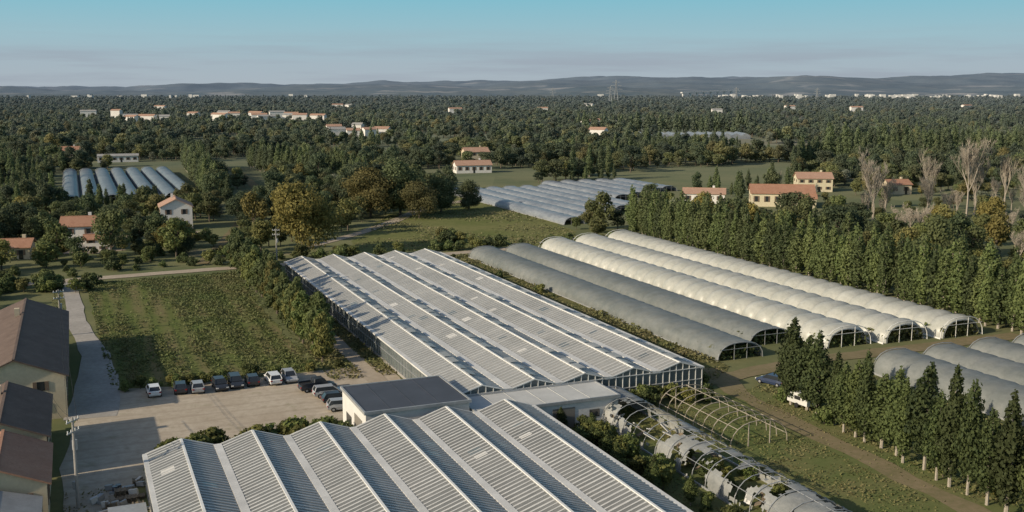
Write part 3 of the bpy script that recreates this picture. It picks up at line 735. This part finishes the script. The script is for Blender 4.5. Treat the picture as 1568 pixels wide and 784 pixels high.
# ------------------------------------------------------------ hills
def hillmat():
    m,nt,b=newmat('hills'); p=pos(nt)
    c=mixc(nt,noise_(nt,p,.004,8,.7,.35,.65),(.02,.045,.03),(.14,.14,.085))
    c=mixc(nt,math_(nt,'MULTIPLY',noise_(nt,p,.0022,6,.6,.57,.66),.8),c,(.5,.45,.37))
    c=haze(nt,c,2.6,(.17,.22,.29)); nt.links.new(c,b.inputs['Base Color']);b.inputs['Roughness'].default_value=1;b.inputs['Specular IOR Level'].default_value=0;return m  # bluer distance haze mixed into the hill colour
hm=MB();nx,ny=320,90;vs=[]
for j in range(ny+1):
    Y=4700+ (j/ny)**1.3*11000
    for i in range(nx+1):
        X=(-1+2*i/nx)*(Y*.66+300)
        r=min(1,max(0,(Y-4900)/5500)); r=r*r*(3-2*r)
        u=X/Y
        h=r*(52+84*max(0,min(1,(u+.28)/.45))+64*noise.noise(Vector((X/2100,Y/1800,2)))+36*noise.noise(Vector((X/700,Y/800,4)))+12*noise.noise(Vector((X/220,Y/300,7))))
        h+=(36+26*max(0,min(1,(u+.1)/.3)))*max(0,noise.noise(Vector((X/900,Y/600,12)))+.1)*min(1,max(0,(Y-4800)/600))+5*noise.noise(Vector((X/90,Y/150,17)))*min(1,max(0,(Y-4750)/300))
        vs.append((X,Y,h+1 if Y>4760 else -3))
hm.add(vs,[(j*(nx+1)+i,j*(nx+1)+i+1,(j+1)*(nx+1)+i+1,(j+1)*(nx+1)+i) for j in range(ny) for i in range(nx)])
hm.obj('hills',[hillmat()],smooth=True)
M['farwhite']=simple('distant_white_render',(.66,.65,.62),.9,.3,.01)
v=MB()
for i in range(9):
    v.box(-150+i*36,-143+i*36,-4,4,0,26+i*1.2)
v.add([(-156,-7,26),(146,-7,36),(146,7,36),(-156,7,26),(-156,-7,31),(146,-7,41),(146,7,41),(-156,7,31)],[(0,3,2,1),(4,5,6,7),(0,1,5,4),(1,2,6,5),(2,3,7,6),(3,0,4,7)])
v.obj('viaduct',[M['farwhite']],loc=(860,4560,2),rz=.45)
def pylon(x,y,H):
    p=MB(); w=H*.1; L=[(0,w),(H*.35,w*.6),(H*.65,w*.3),(H,w*.1)]
    for (z0,a),(z1,b) in zip(L[:-1],L[1:]):
        for sx,sy in ((1,1),(1,-1),(-1,-1),(-1,1)):
            p.beam((sx*a,sy*a,z0),(sx*b,sy*b,z1),.9,.9); p.beam((sx*a,sy*a,z0),(-sx*b if sx==sy else sx*b,sy*b if sx==sy else -sy*b,z1),.5,.5)
    for z,l in ((H*.62,.26),(H*.76,.22),(H*.9,.16)):
        p.beam((-H*l,0,z),(H*l,0,z),.9,1.); p.beam((-H*l,0,z),(0,0,z+H*.06),.4,.4); p.beam((H*l,0,z),(0,0,z+H*.06),.4,.4)
    p.obj('electricity_pylon',[M['steel']],loc=(x,y,0))
pylon(295,3000,70);pylon(265,2850,52);pylon(700,3300,50);pylon(1010,3500,48);pylon(150,3900,50)
tw=MB()
for i in range(110):
    cx,sg=random.choice([(2000,170),(2000,170),(2150,100),(1150,150),(1450,60),(900,60),(-1500,600)])
    X=random.gauss(cx,sg); Y=random.uniform(3900,4650); h=random.uniform(17,26); w=random.uniform(6,26)
    tw.box(X,X+w,Y,Y+20,0,h)
tw.obj('distant_town',[M['farwhite']])

# ------------------------------------------------------------ vehicles
def paint(name,c,r=.3): return simple(name,c,r,.08,1,spec=.6)
CP=[paint('car_paint_white',(.75,.75,.74)),paint('car_paint_dark',(.03,.035,.045)),paint('car_paint_silver',(.36,.37,.38)),paint('car_paint_red',(.25,.03,.03)),paint('car_paint_blue',(.03,.045,.09))]
M['tyre']=simple('tyre',(.02,.02,.02),.8); M['lamp']=simple('tail_lamp',(.35,.02,.02),.3)
def car(loc,rz,pm,kind='hatch'):
    root=empty('parked_car' if kind!='pickup' else 'pickup_truck',loc,rz)
    L,Wd={'hatch':(4.0,1.72),'wagon':(4.5,1.78),'pickup':(5.1,1.85)}[kind]
    b=MB();l2=L/2
    pr=[(-l2,.45,.85),(-l2+.1,.3,.98),(-l2+.9,.28,1.0),(.3,.28,.98),(l2-.5,.28,.84),(l2-.08,.3,.68),(l2,.42,.6)]
    vs=[]
    for y,z0,z1 in pr:
        hw=Wd/2*(1 if abs(y)<l2-.3 else .9)
        vs+=[(-hw*.94,y,z0),(-hw,y,(z0+z1)/2),(-hw*.93,y,z1),(hw*.93,y,z1),(hw,y,(z0+z1)/2),(hw*.94,y,z0)]
    fs=[]
    for i in range(len(pr)-1):
        for k in range(6): fs.append((i*6+k,i*6+(k+1)%6,(i+1)*6+(k+1)%6,(i+1)*6+k))
    fs+=[(5,4,3,2,1,0),tuple((len(pr)-1)*6+k for k in range(6))]
    b.add(vs,fs,0)
    y0,y1,ty0,ty1,zb,zt={'hatch':(-l2+.1,.95,-l2+.45,.25,.96,1.45),'wagon':(-l2+.08,1.1,-l2+.3,.4,.96,1.48),'pickup':(-.7,1.3,-.55,.7,.96,1.72)}[kind]
    a=Wd/2*.92;c=Wd/2*.76
    V=[(-a,y0,zb),(a,y0,zb),(a,y1,zb),(-a,y1,zb),(-c,ty0,zt),(c,ty0,zt),(c,ty1,zt),(-c,ty1,zt)]
    b.add(V,[(0,1,5,4),(1,2,6,5),(2,3,7,6),(3,0,4,7)],1); b.add(V,[(4,5,6,7)],0)
    for i,j in ((0,4),(1,5),(2,6),(3,7)): b.beam(V[i],V[j],.1,.1,0)
    b.box(-c,c,ty0+.02,ty1-.02,zt-.03,zt+.04,0)
    if kind=='pickup':
        b.box(-a,a,-l2+.1,-.8,1.0,1.06,2); 
        for x in (-a,a): b.box(x-.05,x+.05,-l2+.1,-.7,.95,1.3,0)
    for x in (-.68,.68): b.box(x-.14,x+.14,-l2-.03,-l2+.06,.68,.86,3); b.box(x-.16,x+.16,l2-.12,l2+.01,.56,.68,4)
    b.obj('body',[pm,M['darkglass'],M['tyre'],M['lamp'],M['white']],parent=root)
    w=MB()
    for x in (-Wd/2+.1,Wd/2-.1):
        for y in (-l2+.75,l2-.8): w.tube([(x-.11,y,.32),(x+.11,y,.32)],.32,14,0); w.tube([(x-.12,y,.32),(x+.12,y,.32)],.17,10,1)
    w.obj('wheels',[M['tyre'],M['steel']],parent=root)
for s,pm,kd in ((8.2,0,'hatch'),(11.7,1,'hatch'),(13.9,2,'hatch'),(16.9,1,'hatch'),(19.1,1,'wagon'),(21.4,1,'hatch'),(24.3,0,'wagon'),(26.6,2,'hatch')):
    car(W(s,145.6+random.uniform(-.4,.4),.04),ANG+random.uniform(-.06,.06)+(math.pi if random.random()<.4 else 0),CP[pm],kd)
car(W(29.3,139.5,.04),ANG-HP+.1,CP[1],'pickup'); car(W(30.2,136.0,.04),ANG-HP,CP[2],'wagon'); car(W(30.4,132.6,.04),ANG-HP,CP[1],'hatch'); car(W(30.3,129.2,.04),ANG-HP-.1,CP[2],'hatch')
car(W(89.0,117.5),ANG+.3,CP[4],'wagon')
tr=MB(); tr.box(-1.0,1.0,-1.8,1.8,.55,1.9,0); tr.box(-1.06,1.06,-1.86,1.86,1.9,2.0,0); tr.beam((0,1.8,.5),(0,3.,.5),.1,.1,1)
for x in (-1.05,1.05): tr.tube([(x-.1,0,.34),(x+.1,0,.34)],.34,12,2)
tr.box(-1.02,-.99,-.6,.5,1.1,1.6,2)
tr.obj('white_trailer',[M['whitedirty'],M['steel'],M['tyre']],loc=W(86.3,107.3),rz=ANG+.1)
def pole(loc,H,rz):
    p=MB(); p.tube([(0,0,-.3),(0,0,H)],[.19,.11],8,0)
    for z in (H-.4,H-1.5): 
        p.box(-.9,.9,-.06,.06,z-.06,z+.06,1)
        for x in (-.8,-.3,.3,.8): p.tube([(x,0,z+.06),(x,0,z+.3)],.06,6,2)
    p.tube([(.22,.1,H-3.4),(.22,.1,H-2.4)],.25,8,1); p.box(-.2,.2,.1,.35,2,2.8,1)
    root=empty('utility_pole',loc,rz); p.obj('pole',[M['concrete'],M['steel'],M['white']],parent=root); return root
pole(W(-1.6,107.5),9.4,ANG+.9); pole((-57,250,0),8,0); pole(W(-3.6,188),8,ANG+.3)
wr=MB()
for off in (-.7,.7):
    A=W(-1.6,107.5,8.9)+Vector((off*.5,off*.5,0))
    for B in (W(-4.5,131,6.5),W(-3.6,188,7.7)):
        pts=[A.lerp(B,i/10)-Vector((0,0,1))*.8*math.sin(math.pi*i/10) for i in range(11)]; wr.tube(pts,.018,4)
wr.obj('power_lines',[M['tyre']])
M['wood']=simple('weathered_wood',(.25,.2,.14),.9,.4,4)
jk=MB()
for i in range(70):
    s=random.uniform(-.5,4.2);t=random.uniform(92,112);a,b_,c=random.uniform(.3,1.3),random.uniform(.3,1.2),random.uniform(.15,.9)
    mi=random.choice([0,1,2,3,0,1])
    if mi==1:
        for k in range(int(c/.14)+1): 
            jk.box(s,s+1.1,t,t+1,.05+k*.15,.08+k*.15,1); 
            for q in (0,.45,.95): jk.box(s+q,s+q+.12,t,t+1,.08+k*.15+.003,.15+k*.15,1)
    elif mi==3: jk.tube([(s,t,0),(s,t,.8)],.3,10,3)
    else: jk.beam((s,t,c*.4),(s+a,t+random.uniform(-.8,.8),c*.5+.1),b_*.4,c*.7,mi)
jk.st('scrap_and_pallets',[M['steel'],M['wood'],M['whitedirty'],paint('grey_drum',(.09,.10,.12))])
tk=MB(); tk.box(1.2,4.2,98,100.4,.5,2.2,0); tk.box(1.0,4.4,97.8,100.6,2.2,2.3,1)
for x in (1.5,3.9):
    for y in (98.3,100.1): tk.box(x-.08,x+.08,y-.08,y+.08,0,.5,1)
tk.st('storage_container',[M['whitedirty'],M['steel']])
jj=MB()
for i in range(60):
    s=random.uniform(59.5,64.5);t=random.uniform(64,114); jj.beam((s,t,.3),(s+random.uniform(-1.2,1.2),t+random.uniform(-1,1),random.uniform(.4,1.6)),random.uniform(.2,.9),.12,random.choice([0,1]))
jj.st('scrap_sheets',[M['whitedirty'],M['wood']])

# ------------------------------------------------------------ light, sky, camera
el=math.radians(23); hx,hy=.88,.475
D=Vector((hx*math.cos(el),hy*math.cos(el),-math.sin(el)))
sl=bpy.data.lights.new('sun','SUN'); sl.energy=5.0; sl.angle=math.radians(.5); sl.color=(1,.86,.66)
so=bpy.data.objects.new('sun',sl); so.rotation_euler=D.to_track_quat('-Z','Y').to_euler(); so.location=(-200,-100,200); col.objects.link(so)
wd=bpy.data.worlds.new('World'); sc.world=wd; wd.use_nodes=True; nt=wd.node_tree; bg=nt.nodes['Background']
sk=N(nt,'ShaderNodeTexSky',sky_type='NISHITA'); sk.sun_disc=False; sk.sun_elevation=el; sk.sun_rotation=math.atan2(-hx,-hy); sk.air_density=1.;sk.dust_density=1.5;sk.ozone_density=1.
tc=N(nt,'ShaderNodeTexCoord'); sx=N(nt,'ShaderNodeSeparateXYZ'); nt.links.new(tc.outputs['Generated'],sx.inputs[0])
# low-altitude haze layer laid over the physical sky
rp=N(nt,'ShaderNodeValToRGB'); nt.links.new(math_(nt,'MULTIPLY',sx.outputs['Z'],10.),rp.inputs[0])
e=rp.color_ramp.elements; e[0].position=0;e[0].color=(.40,.455,.505,1); e[1].position=.85;e[1].color=(.225,.505,.61,1)
x=e.new(.25);x.color=(.375,.465,.525,1); x=e.new(.5);x.color=(.33,.51,.58,1)
hz=N(nt,'ShaderNodeVectorMath',operation='SCALE'); nt.links.new(rp.outputs[0],hz.inputs[0]); hz.inputs['Scale'].default_value=1/.12
mr=N(nt,'ShaderNodeMapRange',interpolation_type='SMOOTHSTEP'); mr.inputs[1].default_value=.42;mr.inputs[2].default_value=.09; nt.links.new(sx.outputs['Z'],mr.inputs[0])
c=mixc(nt,mr.outputs[0],sk.outputs[0],hz.outputs[0])
mp=N(nt,'ShaderNodeMapping'); mp.inputs['Scale'].default_value=(2.2,2.2,40); nt.links.new(tc.outputs['Generated'],mp.inputs[0])
cn=noise_(nt,mp.outputs[0],2.,6,.6,.46,.66)
band=N(nt,'ShaderNodeMapRange'); band.inputs[1].default_value=.058;band.inputs[2].default_value=.025; nt.links.new(sx.outputs['Z'],band.inputs[0])
c=mixc(nt,math_(nt,'MULTIPLY',math_(nt,'MULTIPLY',cn,band.outputs[0]),.6),c,(2.65,3.0,3.55))
nt.links.new(c,bg.inputs[0]); bg.inputs[1].default_value=.12
cd=bpy.data.cameras.new('camera'); cd.sensor_width=36; cd.lens=36*1600/1568; cd.clip_start=1; cd.clip_end=40000
co=bpy.data.objects.new('camera',cd); co.location=(0,0,41); co.rotation_euler=(math.radians(90-9.02),0,0); col.objects.link(co); sc.camera=co
sc.view_settings.view_transform='Standard'; sc.view_settings.look='None'; sc.view_settings.exposure=0
